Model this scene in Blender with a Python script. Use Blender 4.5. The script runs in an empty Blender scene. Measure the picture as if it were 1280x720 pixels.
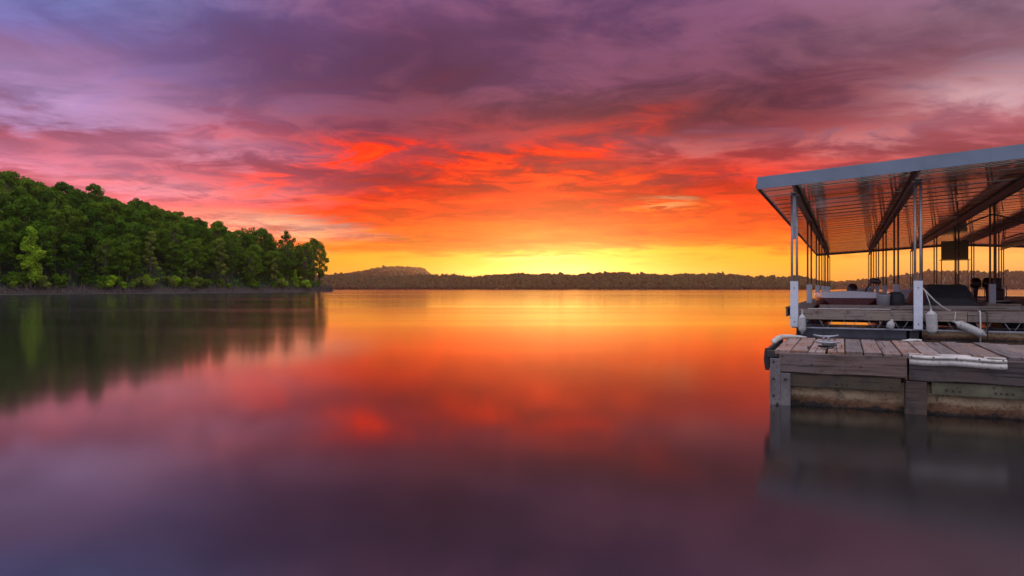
import bpy, math, random
import numpy as np
from mathutils import Vector, Matrix, noise as mnoise

random.seed(7)
rng = np.random.default_rng(11)
scn = bpy.context.scene
COL = scn.collection
R = math.radians

# ------------------------------------------------------------------ camera
cam_d = bpy.data.cameras.new('camera')
cam_d.lens = 24.0
cam_d.sensor_width = 36.0
cam_d.clip_start = 0.05
cam_d.clip_end = 12000
cam = bpy.data.objects.new('camera', cam_d)
cam.location = (0, 0, 1.0)
cam.rotation_euler = (R(90.07), 0, 0)
COL.objects.link(cam)
scn.camera = cam

# ------------------------------------------------------------------ exposure
scn.view_settings.view_transform = 'Standard'
scn.view_settings.look = 'None'
scn.view_settings.exposure = 0.55
scn.view_settings.gamma = 1.0
scn.cycles.use_denoising = True
scn.cycles.max_bounces = 7
scn.cycles.volume_bounces = 1
scn.cycles.transparent_max_bounces = 8
scn.cycles.sample_clamp_indirect = 6.0

SUN_AZ, SUN_EL = 4.0, 0.7


def lin(r, g, b, k=1.0):
    f = lambda c: ((c / 255 + .055) / 1.055) ** 2.4 if c > 10 else c / 255 / 12.92
    return (f(r) * k, f(g) * k, f(b) * k, 1)


# ------------------------------------------------------------------ node helpers
class NT:
    def __init__(s, tree):
        s.t = tree
        s.n = tree.nodes
        s.l = tree.links

    def new(s, typ, **kw):
        n = s.n.new(typ)
        for k, v in kw.items():
            setattr(n, k, v)
        return n

    def put(s, sock, v):
        if isinstance(v, bpy.types.NodeSocket):
            s.l.new(v, sock)
        else:
            sock.default_value = v

    def m(s, op, *a, clamp=False):
        n = s.new('ShaderNodeMath', operation=op, use_clamp=clamp)
        for i, v in enumerate(a):
            s.put(n.inputs[i], v)
        return n.outputs[0]

    def add(s, a, b): return s.m('ADD', a, b)
    def sub(s, a, b): return s.m('SUBTRACT', a, b)
    def mul(s, a, b): return s.m('MULTIPLY', a, b)

    def sstep(s, x, a, b, lo=0.0, hi=1.0):
        n = s.new('ShaderNodeMapRange', interpolation_type='SMOOTHSTEP')
        for i, v in enumerate((x, a, b, lo, hi)):
            s.put(n.inputs[i], v)
        return n.outputs[0]

    def mix(s, f, a, b, typ='MIX'):
        n = s.new('ShaderNodeMix', data_type='RGBA', blend_type=typ)
        s.put(n.inputs[0], f)
        s.put(n.inputs[6], a)
        s.put(n.inputs[7], b)
        return n.outputs[2]

    def ramp(s, f, stops, interp='LINEAR'):
        n = s.new('ShaderNodeValToRGB')
        cr = n.color_ramp
        cr.interpolation = interp
        while len(cr.elements) < len(stops):
            cr.elements.new(0.5)
        for e, (p, c) in zip(cr.elements, stops):
            e.position = p
            e.color = c
        s.put(n.inputs[0], f)
        return n.outputs[0]

    def vec(s, x, y, z):
        n = s.new('ShaderNodeCombineXYZ')
        for i, v in enumerate((x, y, z)):
            s.put(n.inputs[i], v)
        return n.outputs[0]

    def map(s, v, sc=(1, 1, 1), rot=(0, 0, 0), loc=(0, 0, 0)):
        n = s.new('ShaderNodeMapping')
        s.put(n.inputs[0], v)
        n.inputs[1].default_value = loc
        n.inputs[2].default_value = rot
        n.inputs[3].default_value = sc
        return n.outputs[0]

    def noise(s, v, scale=1.0, detail=4.0, rough=0.5, dist=0.0, col=False):
        n = s.new('ShaderNodeTexNoise')
        if v is not None:
            s.l.new(v, n.inputs['Vector'])
        n.inputs['Scale'].default_value = scale
        n.inputs['Detail'].default_value = detail
        n.inputs['Roughness'].default_value = rough
        n.inputs['Distortion'].default_value = dist
        return n.outputs[1 if col else 0]


# ------------------------------------------------------------------ sky (world)
world = bpy.data.worlds.new('World')
scn.world = world
world.use_nodes = True
w = NT(world.node_tree)
w.n.clear()
tc = w.new('ShaderNodeTexCoord')
nrm = w.new('ShaderNodeVectorMath', operation='NORMALIZE')
w.l.new(tc.outputs['Generated'], nrm.inputs[0])
sp = w.new('ShaderNodeSeparateXYZ')
w.l.new(nrm.outputs[0], sp.inputs[0])
dx, dy, dz0 = sp.outputs
dz = w.m('MAXIMUM', dz0, 0.0)
DEG = 180 / math.pi
el = w.mul(w.m('ARCSINE', dz), DEG)
az = w.mul(w.m('ARCTAN2', dx, dy), DEG)
aaz = w.m('ABSOLUTE', w.sub(az, SUN_AZ))
# the cloud deck is a sheet overhead: intersect the view ray with it
inv = w.m('DIVIDE', 1.0, w.add(dz, 0.075))
P = w.vec(w.mul(dx, inv), w.mul(dy, inv), 0.0)
Ps = w.map(P, sc=(.75, 1.0, 1), rot=(0, 0, R(12)))
Pt = w.map(P, sc=(.85, 1.0, 1), rot=(0, 0, R(-24)), loc=(3.7, 1.2, 0))
n_big = w.noise(Ps, 0.75, 4, .5, .4)
n_str = w.noise(Pt, 1.6, 7, .6, .7)
n_fine = w.noise(w.map(P, sc=(.95, 1.15, 1), rot=(0, 0, R(20)), loc=(9, 4, 0)), 2.5, 9, .66, .9)
n_soft = w.noise(w.map(P, sc=(.6, .9, 1), loc=(-5, 8, 0)), 1.3, 3, .5, .2)
c_big = w.sub(n_big, .5)
c_str = w.sub(n_str, .5)
c_fine = w.sub(n_fine, .5)
c_soft = w.sub(n_soft, .5)
amp = w.m('MINIMUM', w.mul(el, 1.05), 12.0)
elw = w.add(el, w.mul(amp, w.add(w.mul(c_str, .95), w.add(w.mul(c_big, .75), w.mul(c_fine, .45)))))
elw = w.m('MAXIMUM', elw, 0.0)
t = w.m('DIVIDE', elw, 60.0)
E = lambda e: e / 60.0
ramp_c = w.ramp(t, [(E(0), lin(255, 150, 30, 1.05)), (E(1.4), lin(255, 172, 50, 1.0)), (E(2.7), lin(255, 172, 52, 1.0)),
                    (E(3.3), lin(255, 124, 36, 1.0)), (E(4.8), lin(255, 88, 28, .95)), (E(6.8), lin(244, 74, 34, .85)),
                    (E(8.6), lin(196, 72, 76, 0.72)), (E(10.5), lin(205, 78, 78, 0.72)), (E(12.8), lin(140, 62, 82, 0.72)),
                    (E(16), lin(112, 64, 94, 0.72)), (E(21), lin(118, 76, 118, 0.72)), (E(28), lin(122, 92, 138, 0.72)),
                    (E(42), lin(160, 148, 182)), (1, lin(206, 208, 222, 1.7))])
ramp_l = w.ramp(t, [(E(0), lin(255, 148, 36, 1.1)), (E(1.5), lin(255, 158, 60, 1.05)), (E(3), lin(238, 130, 96)),
                    (E(4.5), lin(236, 132, 120)), (E(6.2), lin(214, 96, 104, .88)), (E(8), lin(196, 112, 138, .88)),
                    (E(10), lin(176, 84, 104, .88)), (E(12), lin(160, 118, 160, .88)), (E(14), lin(146, 108, 152, .88)),
                    (E(17), lin(108, 96, 152, .92)), (E(22), lin(98, 104, 164, .95)), (E(30), lin(116, 118, 164)),
                    (E(45), lin(168, 172, 204)), (1, lin(206, 208, 222, 1.7))])
ramp_r = w.ramp(t, [(E(0), lin(255, 162, 52, .95)), (E(2), lin(255, 186, 78, 1.0)), (E(3.4), lin(252, 140, 52)),
                    (E(5), lin(240, 106, 66)), (E(7.5), lin(214, 92, 84, 0.72)), (E(10), lin(196, 104, 118, 0.72)),
                    (E(12.5), lin(160, 92, 106, 0.72)), (E(15), lin(128, 84, 100, 0.72)), (E(18), lin(126, 98, 118, 0.72)),
                    (E(22), lin(134, 104, 130, 0.72)), (E(30), lin(128, 112, 144)), (E(45), lin(166, 164, 192)),
                    (1, lin(206, 208, 222, 1.7))])
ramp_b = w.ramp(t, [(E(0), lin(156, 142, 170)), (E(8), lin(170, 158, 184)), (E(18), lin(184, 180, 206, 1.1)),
                    (E(30), lin(190, 194, 216, 1.35)), (E(45), lin(192, 198, 218, 1.35)), (1, lin(206, 208, 222, 1.7))])  # sky behind and overhead, brightened beyond the visible part to light the trees
azn = w.add(az, w.mul(c_soft, 16.0))
sL = w.sstep(w.sub(SUN_AZ, azn), 12.0, 38.0)
sR = w.sstep(w.sub(azn, SUN_AZ), 12.0, 40.0)
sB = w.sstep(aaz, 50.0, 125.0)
col = w.mix(sL, ramp_c, ramp_l)
col = w.mix(sR, col, ramp_r)
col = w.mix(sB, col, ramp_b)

azw = w.add(az, w.mul(c_str, 9.0))
elw2 = w.add(el, w.mul(w.m('MINIMUM', w.mul(el, .5), 5.0), w.add(c_fine, w.mul(c_str, .6))))


def blob(col, a0, e0, sa, se, k, c, tilt=0.0):
    ea = w.sub(azw, a0)
    ee = w.sub(elw2, e0)
    if tilt:
        ee = w.sub(ee, w.mul(ea, tilt))
    q = w.add(w.m('POWER', w.m('ABSOLUTE', w.mul(ea, 1 / sa)), 2.0), w.m('POWER', w.m('ABSOLUTE', w.mul(ee, 1 / se)), 2.0))
    f = w.mul(w.m('EXPONENT', w.mul(q, -1.0)), k)
    return w.mix(f, col, c)


# heavier and thinner places in the cloud deck
for b in [(16, 14.0, 13, 2.4, .85, lin(92, 48, 64, .75)), (25, 18.5, 10, 2.2, .45, lin(106, 74, 98, .75)),
          (-19, 17.5, 9, 2.3, .55, lin(108, 70, 116, .75)), (0, 19.5, 12, 2.2, .4, lin(104, 66, 104, .75)),
          (2, 11.3, 13, 1.4, .65, lin(132, 62, 84, .75)), (9, 7.6, 9, .8, .5, lin(150, 60, 72, .75)),
          (-34, 13.5, 6, 1.6, .6, lin(176, 146, 196, .75)), (-33, 20, 7, 2.0, .55, lin(100, 106, 162, .75)),
          (-24, 10.4, 9, 1.0, .5, lin(176, 128, 164, .75)), (36, 13.6, 5, 1.6, .75, lin(188, 160, 176, .75)),
          (27, 11.2, 7, .9, .6, lin(186, 132, 146, .75)), (15, 11.4, 6, .8, .5, lin(166, 116, 134, .75)),
          (-17, 4.9, 6.5, .75, .85, lin(255, 196, 160, .95), -.09), (-24, 7.6, 8, .7, .55, lin(214, 142, 158, .75)),
          (13, 6.9, 2.6, .38, .8, lin(255, 200, 150, .75)), (2.5, 2.65, 5.5, .26, .9, lin(255, 240, 150, .75), .03),
          (-7, 3.4, 7, .6, .7, lin(248, 128, 84, .75))]:
    col = blob(col, *b)

# red undersides lit from below the horizon
band = w.add(w.mul(w.m('SINE', w.mul(w.add(az, 21.0), .19)), 1.6), w.add(11.2, w.mul(az, .14)))
bf = w.m('ABSOLUTE', w.mul(w.sub(w.add(el, w.mul(c_str, 7.0)), band), 1 / 1.15))
bf = w.m('EXPONENT', w.mul(w.m('POWER', bf, 2.0), -1.0))
bwin = w.mul(w.sstep(az, -30.0, -14.0), w.sstep(az, 17.0, 3.0))
col = w.mix(w.mul(w.mul(bf, bwin), w.sstep(n_fine, .38, .66, 0.0, .95)), col, lin(250, 66, 34, .85))
b2 = w.m('EXPONENT', w.mul(w.m('POWER', w.m('ABSOLUTE', w.mul(w.sub(el, 6.0), 1 / 2.6)), 2.0), -1.0))
col = w.mix(w.mul(w.mul(b2, w.sstep(aaz, 34.0, 8.0)), w.sstep(n_str, .5, .68, 0.0, .8)), col, lin(255, 96, 30, .85))
# lit edges are warm, bellies of the clouds cool and dark
lowcut = w.sstep(el, 2.4, 4.2)
n_mix = w.add(w.mul(n_fine, .5), w.add(w.mul(n_str, .32), w.mul(n_soft, .18)))
cm = w.sstep(n_mix, .43, .58)
warm = w.sstep(aaz, 48.0, 14.0)
lit = w.mix(warm, (1.22, 1.20, 1.20, 1), (1.50, 1.12, .82, 1))
shd = w.mix(warm, (.74, .74, .78, 1), (.60, .55, .66, 1))
tint = w.mix(w.mul(lowcut, w.sstep(el, 9.0, 20.0, 1.0, .55)), (1, 1, 1, 1), w.mix(cm, shd, lit))
col = w.mix(1.0, col, tint, 'MULTIPLY')
gain = w.add(1.0, w.mul(lowcut, w.add(w.mul(c_str, .6), w.mul(c_soft, .8))))
col = w.mix(1.0, col, w.vec(gain, gain, gain), 'MULTIPLY')
hs = w.new('ShaderNodeHueSaturation')
w.put(hs.inputs['Saturation'], w.add(w.sstep(el, 7.0, 18.0, .97, .99), w.mul(w.sstep(aaz, 30.0, 10.0, 0.0, .12), w.sstep(el, 18.0, 7.0))))
w.put(hs.inputs['Value'], w.sstep(el, 8.0, 18.0, 1.0, .97))
w.l.new(col, hs.inputs['Color'])
col = hs.outputs[0]
# brightness towards the set sun
glow = w.m('EXPONENT', w.mul(w.add(w.m('POWER', w.mul(aaz, 1 / 10.5), 2.0), w.m('POWER', w.mul(elw, 1 / 2.5), 4.0)), -1.0))
col = w.mix(w.mul(glow, .75), col, lin(255, 190, 66, 1.6))
core = w.m('EXPONENT', w.mul(w.add(w.m('POWER', w.mul(aaz, 1 / 5.0), 2.0), w.m('POWER', w.mul(elw, 1 / 2.2), 2.0)), -1.0))
col = w.mix(w.mul(core, .65), col, lin(255, 206, 88, 2.4))

sky = w.new('ShaderNodeTexSky', sky_type='NISHITA')
sky.sun_disc = False
sky.sun_elevation = R(SUN_EL)
sky.sun_rotation = R(SUN_AZ)
bg_sky = w.new('ShaderNodeBackground')
bg_sky.inputs[1].default_value = 0.05
w.l.new(sky.outputs[0], bg_sky.inputs[0])
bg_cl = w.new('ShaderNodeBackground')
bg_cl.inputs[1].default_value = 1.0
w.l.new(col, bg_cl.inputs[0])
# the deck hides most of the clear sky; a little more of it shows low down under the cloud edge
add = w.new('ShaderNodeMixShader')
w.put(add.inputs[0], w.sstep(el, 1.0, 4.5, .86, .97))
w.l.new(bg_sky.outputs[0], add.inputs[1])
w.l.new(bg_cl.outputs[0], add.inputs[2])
wout = w.new('ShaderNodeOutputWorld')
w.l.new(add.outputs[0], wout.inputs[0])

# ------------------------------------------------------------------ sun
sun_d = bpy.data.lights.new('sun', 'SUN')
sun_d.energy = 0.9
sun_d.color = (1.0, .50, .18)
sun_d.angle = R(.5)
sun = bpy.data.objects.new('sun', sun_d)
sdir = Vector((math.sin(R(SUN_AZ)) * math.cos(R(SUN_EL)), math.cos(R(SUN_AZ)) * math.cos(R(SUN_EL)), math.sin(R(SUN_EL))))
sun.rotation_euler = sdir.to_track_quat('Z', 'Y').to_euler()
COL.objects.link(sun)


# ------------------------------------------------------------------ materials
def new_mat(name):
    m = bpy.data.materials.new(name)
    m.use_nodes = True
    q = NT(m.node_tree)
    b = q.n.get('Principled BSDF')
    return m, q, b


def bump(q, b, h, strength=.3, dist=.02):
    n = q.new('ShaderNodeBump')
    n.inputs['Strength'].default_value = strength
    n.inputs['Distance'].default_value = dist
    q.l.new(h, n.inputs['Height'])
    q.l.new(n.outputs[0], b.inputs['Normal'])


def objco(q):
    return q.new('ShaderNodeTexCoord').outputs['Object']


def m_plain(name, c, rough=.6, metal=0.0, var=.25, scale=6.0, bmp=.15, spots=None):
    m, q, b = new_mat(name)
    co = objco(q)
    n = q.noise(co, scale, 5, .6)
    n2 = q.noise(co, scale * 7, 4, .6)
    d = tuple(x * (1 - var) for x in c[:3]) + (1,)
    l = tuple(min(1, x * (1 + var)) for x in c[:3]) + (1,)
    cc = q.ramp(n, [(.3, d), (.7, l)])
    if spots:
        cc = q.mix(q.sstep(n2, .56, .68, 0, .8), cc, spots)
    q.l.new(cc, b.inputs['Base Color'])
    b.inputs['Metallic'].default_value = metal
    q.put(b.inputs['Roughness'], q.sstep(n2, .2, .8, rough * .8, min(1, rough * 1.2)))
    bump(q, b, n2, bmp, .01)
    return m


def m_wood(name, c1, c2, axis, grey=(.2, .17, .18, 1)):
    m, q, b = new_mat(name)
    oi = q.new('ShaderNodeObjectInfo').outputs['Random']
    co = objco(q)
    sc = [26, 26, 26]
    sc[axis] = 1.6
    off = q.vec(q.mul(oi, 13.0), q.mul(oi, 7.0), q.mul(oi, 5.0))
    va = q.new('ShaderNodeVectorMath', operation='ADD')
    q.l.new(co, va.inputs[0])
    q.l.new(off, va.inputs[1])
    v = va.outputs[0]
    g = q.noise(q.map(v, sc=sc), 1.0, 6, .65, .6)
    blot = q.noise(v, 3.2, 5, .6)
    c = q.ramp(g, [(.25, c1), (.72, c2)])
    c = q.mix(q.sstep(blot, .38, .66, 0, .8), c, grey)
    hs = q.new('ShaderNodeHueSaturation')
    q.put(hs.inputs['Value'], q.add(.62, q.mul(oi, .75)))
    q.put(hs.inputs['Saturation'], q.add(.75, q.mul(q.m('FRACT', q.mul(oi, 7.3)), .6)))
    q.l.new(c, hs.inputs['Color'])
    dark = q.noise(q.map(v, sc=(1.3, 1.3, 1.3)), 5.0, 5, .75)
    c = q.mix(q.sstep(dark, .52, .70, 0, .8), hs.outputs[0], (.03, .022, .02, 1))
    sc2 = [48, 48, 48]
    sc2[axis] = 1.1
    crack = q.noise(q.map(v, sc=sc2), 1.0, 3, .5, .3)
    c = q.mix(q.sstep(crack, .60, .66, 0, .85), c, (.012, .009, .008, 1))
    q.l.new(c, b.inputs['Base Color'])
    b.inputs['Roughness'].default_value = .75
    bump(q, b, g, .7, .006)
    return m


def m_leaf(name, dark, light, trans=.35):
    m = bpy.data.materials.new(name)
    m.use_nodes = True
    q = NT(m.node_tree)
    q.n.clear()
    g = q.new('ShaderNodeNewGeometry').outputs['Random Per Island']
    oi = q.new('ShaderNodeObjectInfo').outputs['Random']
    co = objco(q)
    n = q.noise(co, .55, 3, .5)
    f = q.add(q.add(q.mul(g, .35), q.mul(oi, .45)), q.mul(q.sub(n, .42), 1.5))
    c = q.mix(q.m('MINIMUM', q.m('MAXIMUM', f, 0.0), 1.0), dark, light)
    d = q.new('ShaderNodeBsdfDiffuse')
    tr = q.new('ShaderNodeBsdfTranslucent')
    q.l.new(c, d.inputs[0])
    tcol = q.mix(1.0, c, (1.15, 1.1, .55, 1), 'MULTIPLY')
    q.l.new(tcol, tr.inputs[0])
    mx = q.new('ShaderNodeMixShader')
    mx.inputs[0].default_value = trans
    q.l.new(d.outputs[0], mx.inputs[1])
    q.l.new(tr.outputs[0], mx.inputs[2])
    o = q.new('ShaderNodeOutputMaterial')
    q.l.new(mx.outputs[0], o.inputs[0])
    return m


MAT = {}
MAT['plank'] = m_wood('weathered deck board', (.07, .042, .03, 1), (.34, .205, .15, 1), 1, (.24, .195, .185, 1))
MAT['fascia'] = m_wood('weathered rim timber', (.045, .032, .028, 1), (.17, .12, .10, 1), 0, (.11, .09, .085, 1))
MAT['rim'] = m_wood('grey rim board', (.10, .075, .06, 1), (.32, .25, .20, 1), 0, (.22, .18, .155, 1))
MAT['post_wood'] = m_wood('wet timber post', (.045, .032, .026, 1), (.16, .115, .09, 1), 2, (.085, .065, .055, 1))
MAT['ledger_wood'] = m_wood('dark ledger timber', (.05, .034, .022, 1), (.17, .115, .065, 1), 0, (.10, .085, .045, 1))
MAT['galv'] = m_plain('galvanised steel', (.33, .34, .36), .5, .6, .25, 9, .12, (.16, .13, .11, 1))
MAT['old_galv'] = m_plain('stained old bracket steel', (.17, .15, .145), .65, .3, .35, 7, .25, (.10, .06, .045, 1))
MAT['ledger'] = m_plain('mossy galvanised ledger', (.13, .118, .07), .75, .2, .55, 4, .3, (.04, .036, .02, 1))
MAT['trim'] = m_plain('grey blue painted trim', (.17, .215, .27), .42, .15, .16, 1.2, .05)
MAT['steel'] = m_plain('grey steel pipe', (.26, .25, .25), .42, .7, .2, 5, .08)
MAT['brown_steel'] = m_plain('reddish brown steel pipe', (.24, .13, .085), .5, .4, .3, 5, .1)  # redder brown pipe for the post rows behind the front one
MAT['beam'] = m_plain('brown steel beam', (.17, .125, .11), .5, .3, .25, 3, .1)
MAT['sleeve'] = m_plain('white painted sleeve', (.62, .65, .70), .5, 0, .1, 7, .08, (.42, .42, .43, 1))
MAT['white_plastic'] = m_plain('white fender vinyl', (.47, .45, .42), .45, 0, .25, 5, .08, (.26, .21, .17, 1))
MAT['bumper'] = m_plain('white vinyl dock bumper', (.50, .46, .41), .5, 0, .25, 5, .10, (.22, .18, .14, 1))
MAT['rubber'] = m_plain('black rubber', (.025, .023, .022), .6, 0, .3, 8, .2)
MAT['darkfloat'] = m_plain('dark grey float tub', (.06, .062, .075), .55, 0, .3, 4, .1)
MAT['rope_w'] = m_plain('pale rope', (.55, .52, .48), .8, 0, .2, 40, .4)
MAT['rope_d'] = m_plain('dark rope', (.05, .045, .04), .8, 0, .2, 40, .4)
MAT['tarp'] = m_plain('black boat cover', (.018, .017, .018), .65, 0, .4, 3, .3)
MAT['maroon'] = m_plain('maroon hull paint', (.10, .018, .02), .3, 0, .15, 3, .03)
MAT['hullwhite'] = m_plain('white gelcoat', (.62, .60, .62), .3, 0, .06, 3, .03)
MAT['vinyl'] = m_plain('grey seat vinyl', (.30, .29, .29), .5, 0, .15, 6, .08)
MAT['cowl'] = m_plain('dark outboard cowling', (.05, .022, .02), .35, .1, .2, 5, .03)
MAT['alu'] = m_plain('dull aluminium', (.36, .35, .34), .45, .7, .2, 5, .06)
MAT['signboard'] = m_plain('brown board', (.50, .36, .28), .5, 0, .2, 3, .1)
MAT['signboard'] = m_leaf('thin tan board', (.36, .25, .17, 1), (.46, .33, .23, 1), .5)
MAT['bolt'] = m_plain('rusty bolt', (.06, .04, .035), .6, .5, .3, 20, .2)

# foam float: rough beige billet with a rusty algae band at the water line
m, q, b = new_mat('stained foam billet')
co = objco(q)
geo = q.new('ShaderNodeNewGeometry')
gz = q.new('ShaderNodeSeparateXYZ')
q.l.new(geo.outputs['Position'], gz.inputs[0])
z = gz.outputs[2]
n1 = q.noise(q.map(co, sc=(1, 1, 2)), 3.0, 6, .65, 1.2)
n2 = q.noise(co, 24, 5, .7)
c = q.ramp(n1, [(.28, (.17, .11, .055, 1)), (.5, (.44, .32, .19, 1)), (.72, (.32, .24, .14, 1))])
c = q.mix(q.sstep(n1, .62, .74, 0, .8), c, (.07, .055, .045, 1))
c = q.mix(q.sstep(n2, .56, .66, 0, .75), c, (.075, .05, .03, 1))
c = q.mix(q.sstep(q.noise(co, 9, 4, .7), .55, .68, 0, .6), c, (.15, .13, .05, 1))
zz = q.add(z, q.mul(q.sub(n2, .5), .12))
zz = q.add(zz, q.mul(q.sub(n1, .5), .10))
c = q.mix(q.sstep(zz, .105, .05), c, (.16, .075, .035, 1))
c = q.mix(q.sstep(zz, .045, .012), c, (.025, .02, .016, 1))
q.l.new(c, b.inputs['Base Color'])
b.inputs['Roughness'].default_value = .9
bump(q, b, n2, .9, .03)
MAT['foam'] = m

# corrugated sheet: bright galvanised, golden glow tinted into the base colour, smeared reflections
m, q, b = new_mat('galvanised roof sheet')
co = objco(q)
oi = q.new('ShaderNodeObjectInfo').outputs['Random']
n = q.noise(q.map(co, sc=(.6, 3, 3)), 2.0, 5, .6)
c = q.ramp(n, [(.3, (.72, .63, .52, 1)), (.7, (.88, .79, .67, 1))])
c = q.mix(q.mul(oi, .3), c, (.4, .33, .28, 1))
q.l.new(c, b.inputs['Base Color'])
b.inputs['Metallic'].default_value = 1.0
q.put(b.inputs['Roughness'], q.sstep(n, .2, .8, .06, .14))
bump(q, b, q.noise(q.map(co, sc=(1.2, 5, 1)), 3.0, 3, .5), .05, .02)
MAT['sheet'] = m

# water
m, q, b = new_mat('lake water')
geo = q.new('ShaderNodeNewGeometry')
pos = geo.outputs['Position']
rip = q.noise(q.map(pos, sc=(.010, .055, 1)), 1.0, 4, .6)
rip2 = q.noise(q.map(pos, sc=(.05, .22, 1), loc=(3, 9, 0)), 1.0, 3, .5)
b.inputs['Base Color'].default_value = (.010, .010, .009, 1)
b.inputs['IOR'].default_value = 2.2
b.inputs['Specular IOR Level'].default_value = .5
sx_ = q.new('ShaderNodeSeparateXYZ')
q.l.new(pos, sx_.inputs[0])
off = q.add(q.mul(q.add(sx_.outputs[0], 96.0), .964), q.mul(q.sub(sx_.outputs[1], 130.0), -.266))
marg = q.mul(q.mul(q.sstep(off, .5, 3.0), q.sstep(off, 15.0, 8.0)), q.sstep(sx_.outputs[1], 250.0, 225.0))
q.put(b.inputs['Roughness'], q.add(q.sstep(rip, .35, .7, .075, .14), q.add(q.mul(marg, .30), q.mul(q.sstep(sx_.outputs[0], 0.5, 3.0), q.sstep(sx_.outputs[1], 13.0, 3.5, 0.0, .07)))))
bump(q, b, rip2, .05, .10)
MAT['water'] = m


MAT['leaf_dark'] = m_leaf('dark green leaves', (.020, .060, .008, 1), (.115, .225, .018, 1))
MAT['leaf_mid'] = m_leaf('mid green leaves', (.05, .105, .010, 1), (.17, .28, .022, 1))
MAT['leaf_bright'] = m_leaf('yellow green leaves', (.19, .32, .02, 1), (.34, .50, .035, 1), .4)
MAT['leaf_pale'] = m_leaf('olive leaves', (.15, .20, .03, 1), (.26, .31, .06, 1), .4)
MAT['leaf_far'] = m_leaf('distant leaves', (.035, .035, .014, 1), (.10, .088, .035, 1), .1)
MAT['bark'] = m_plain('bark', (.12, .085, .065), .9, 0, .4, 3, .4)
MAT['earth'] = m_plain('bank earth', (.085, .062, .05), .95, 0, .45, .8, .6)
MAT['floor'] = m_plain('forest floor', (.045, .05, .025), .95, 0, .4, .6, .5)
m, q, b = new_mat('shore ground')
geo = q.new('ShaderNodeNewGeometry')
gz = q.new('ShaderNodeSeparateXYZ')
q.l.new(geo.outputs['Position'], gz.inputs[0])
n = q.noise(geo.outputs['Position'], .9, 5, .65)
n2 = q.noise(geo.outputs['Position'], 4.0, 4, .65)
ce = q.ramp(n2, [(.3, (.03, .021, .018, 1)), (.7, (.085, .062, .052, 1))])
cf = q.ramp(n, [(.3, (.012, .016, .008, 1)), (.7, (.03, .045, .016, 1))])
q.l.new(q.mix(q.sstep(q.add(gz.outputs[2], n), 1.5, 2.0), ce, cf), b.inputs['Base Color'])
b.inputs['Roughness'].default_value = .95
bump(q, b, n2, .8, .3)
MAT['shore'] = m
MAT['twig'] = m_plain('dead twigs', (.11, .08, .066), .9, 0, .75, 1.5, .2)


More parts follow.
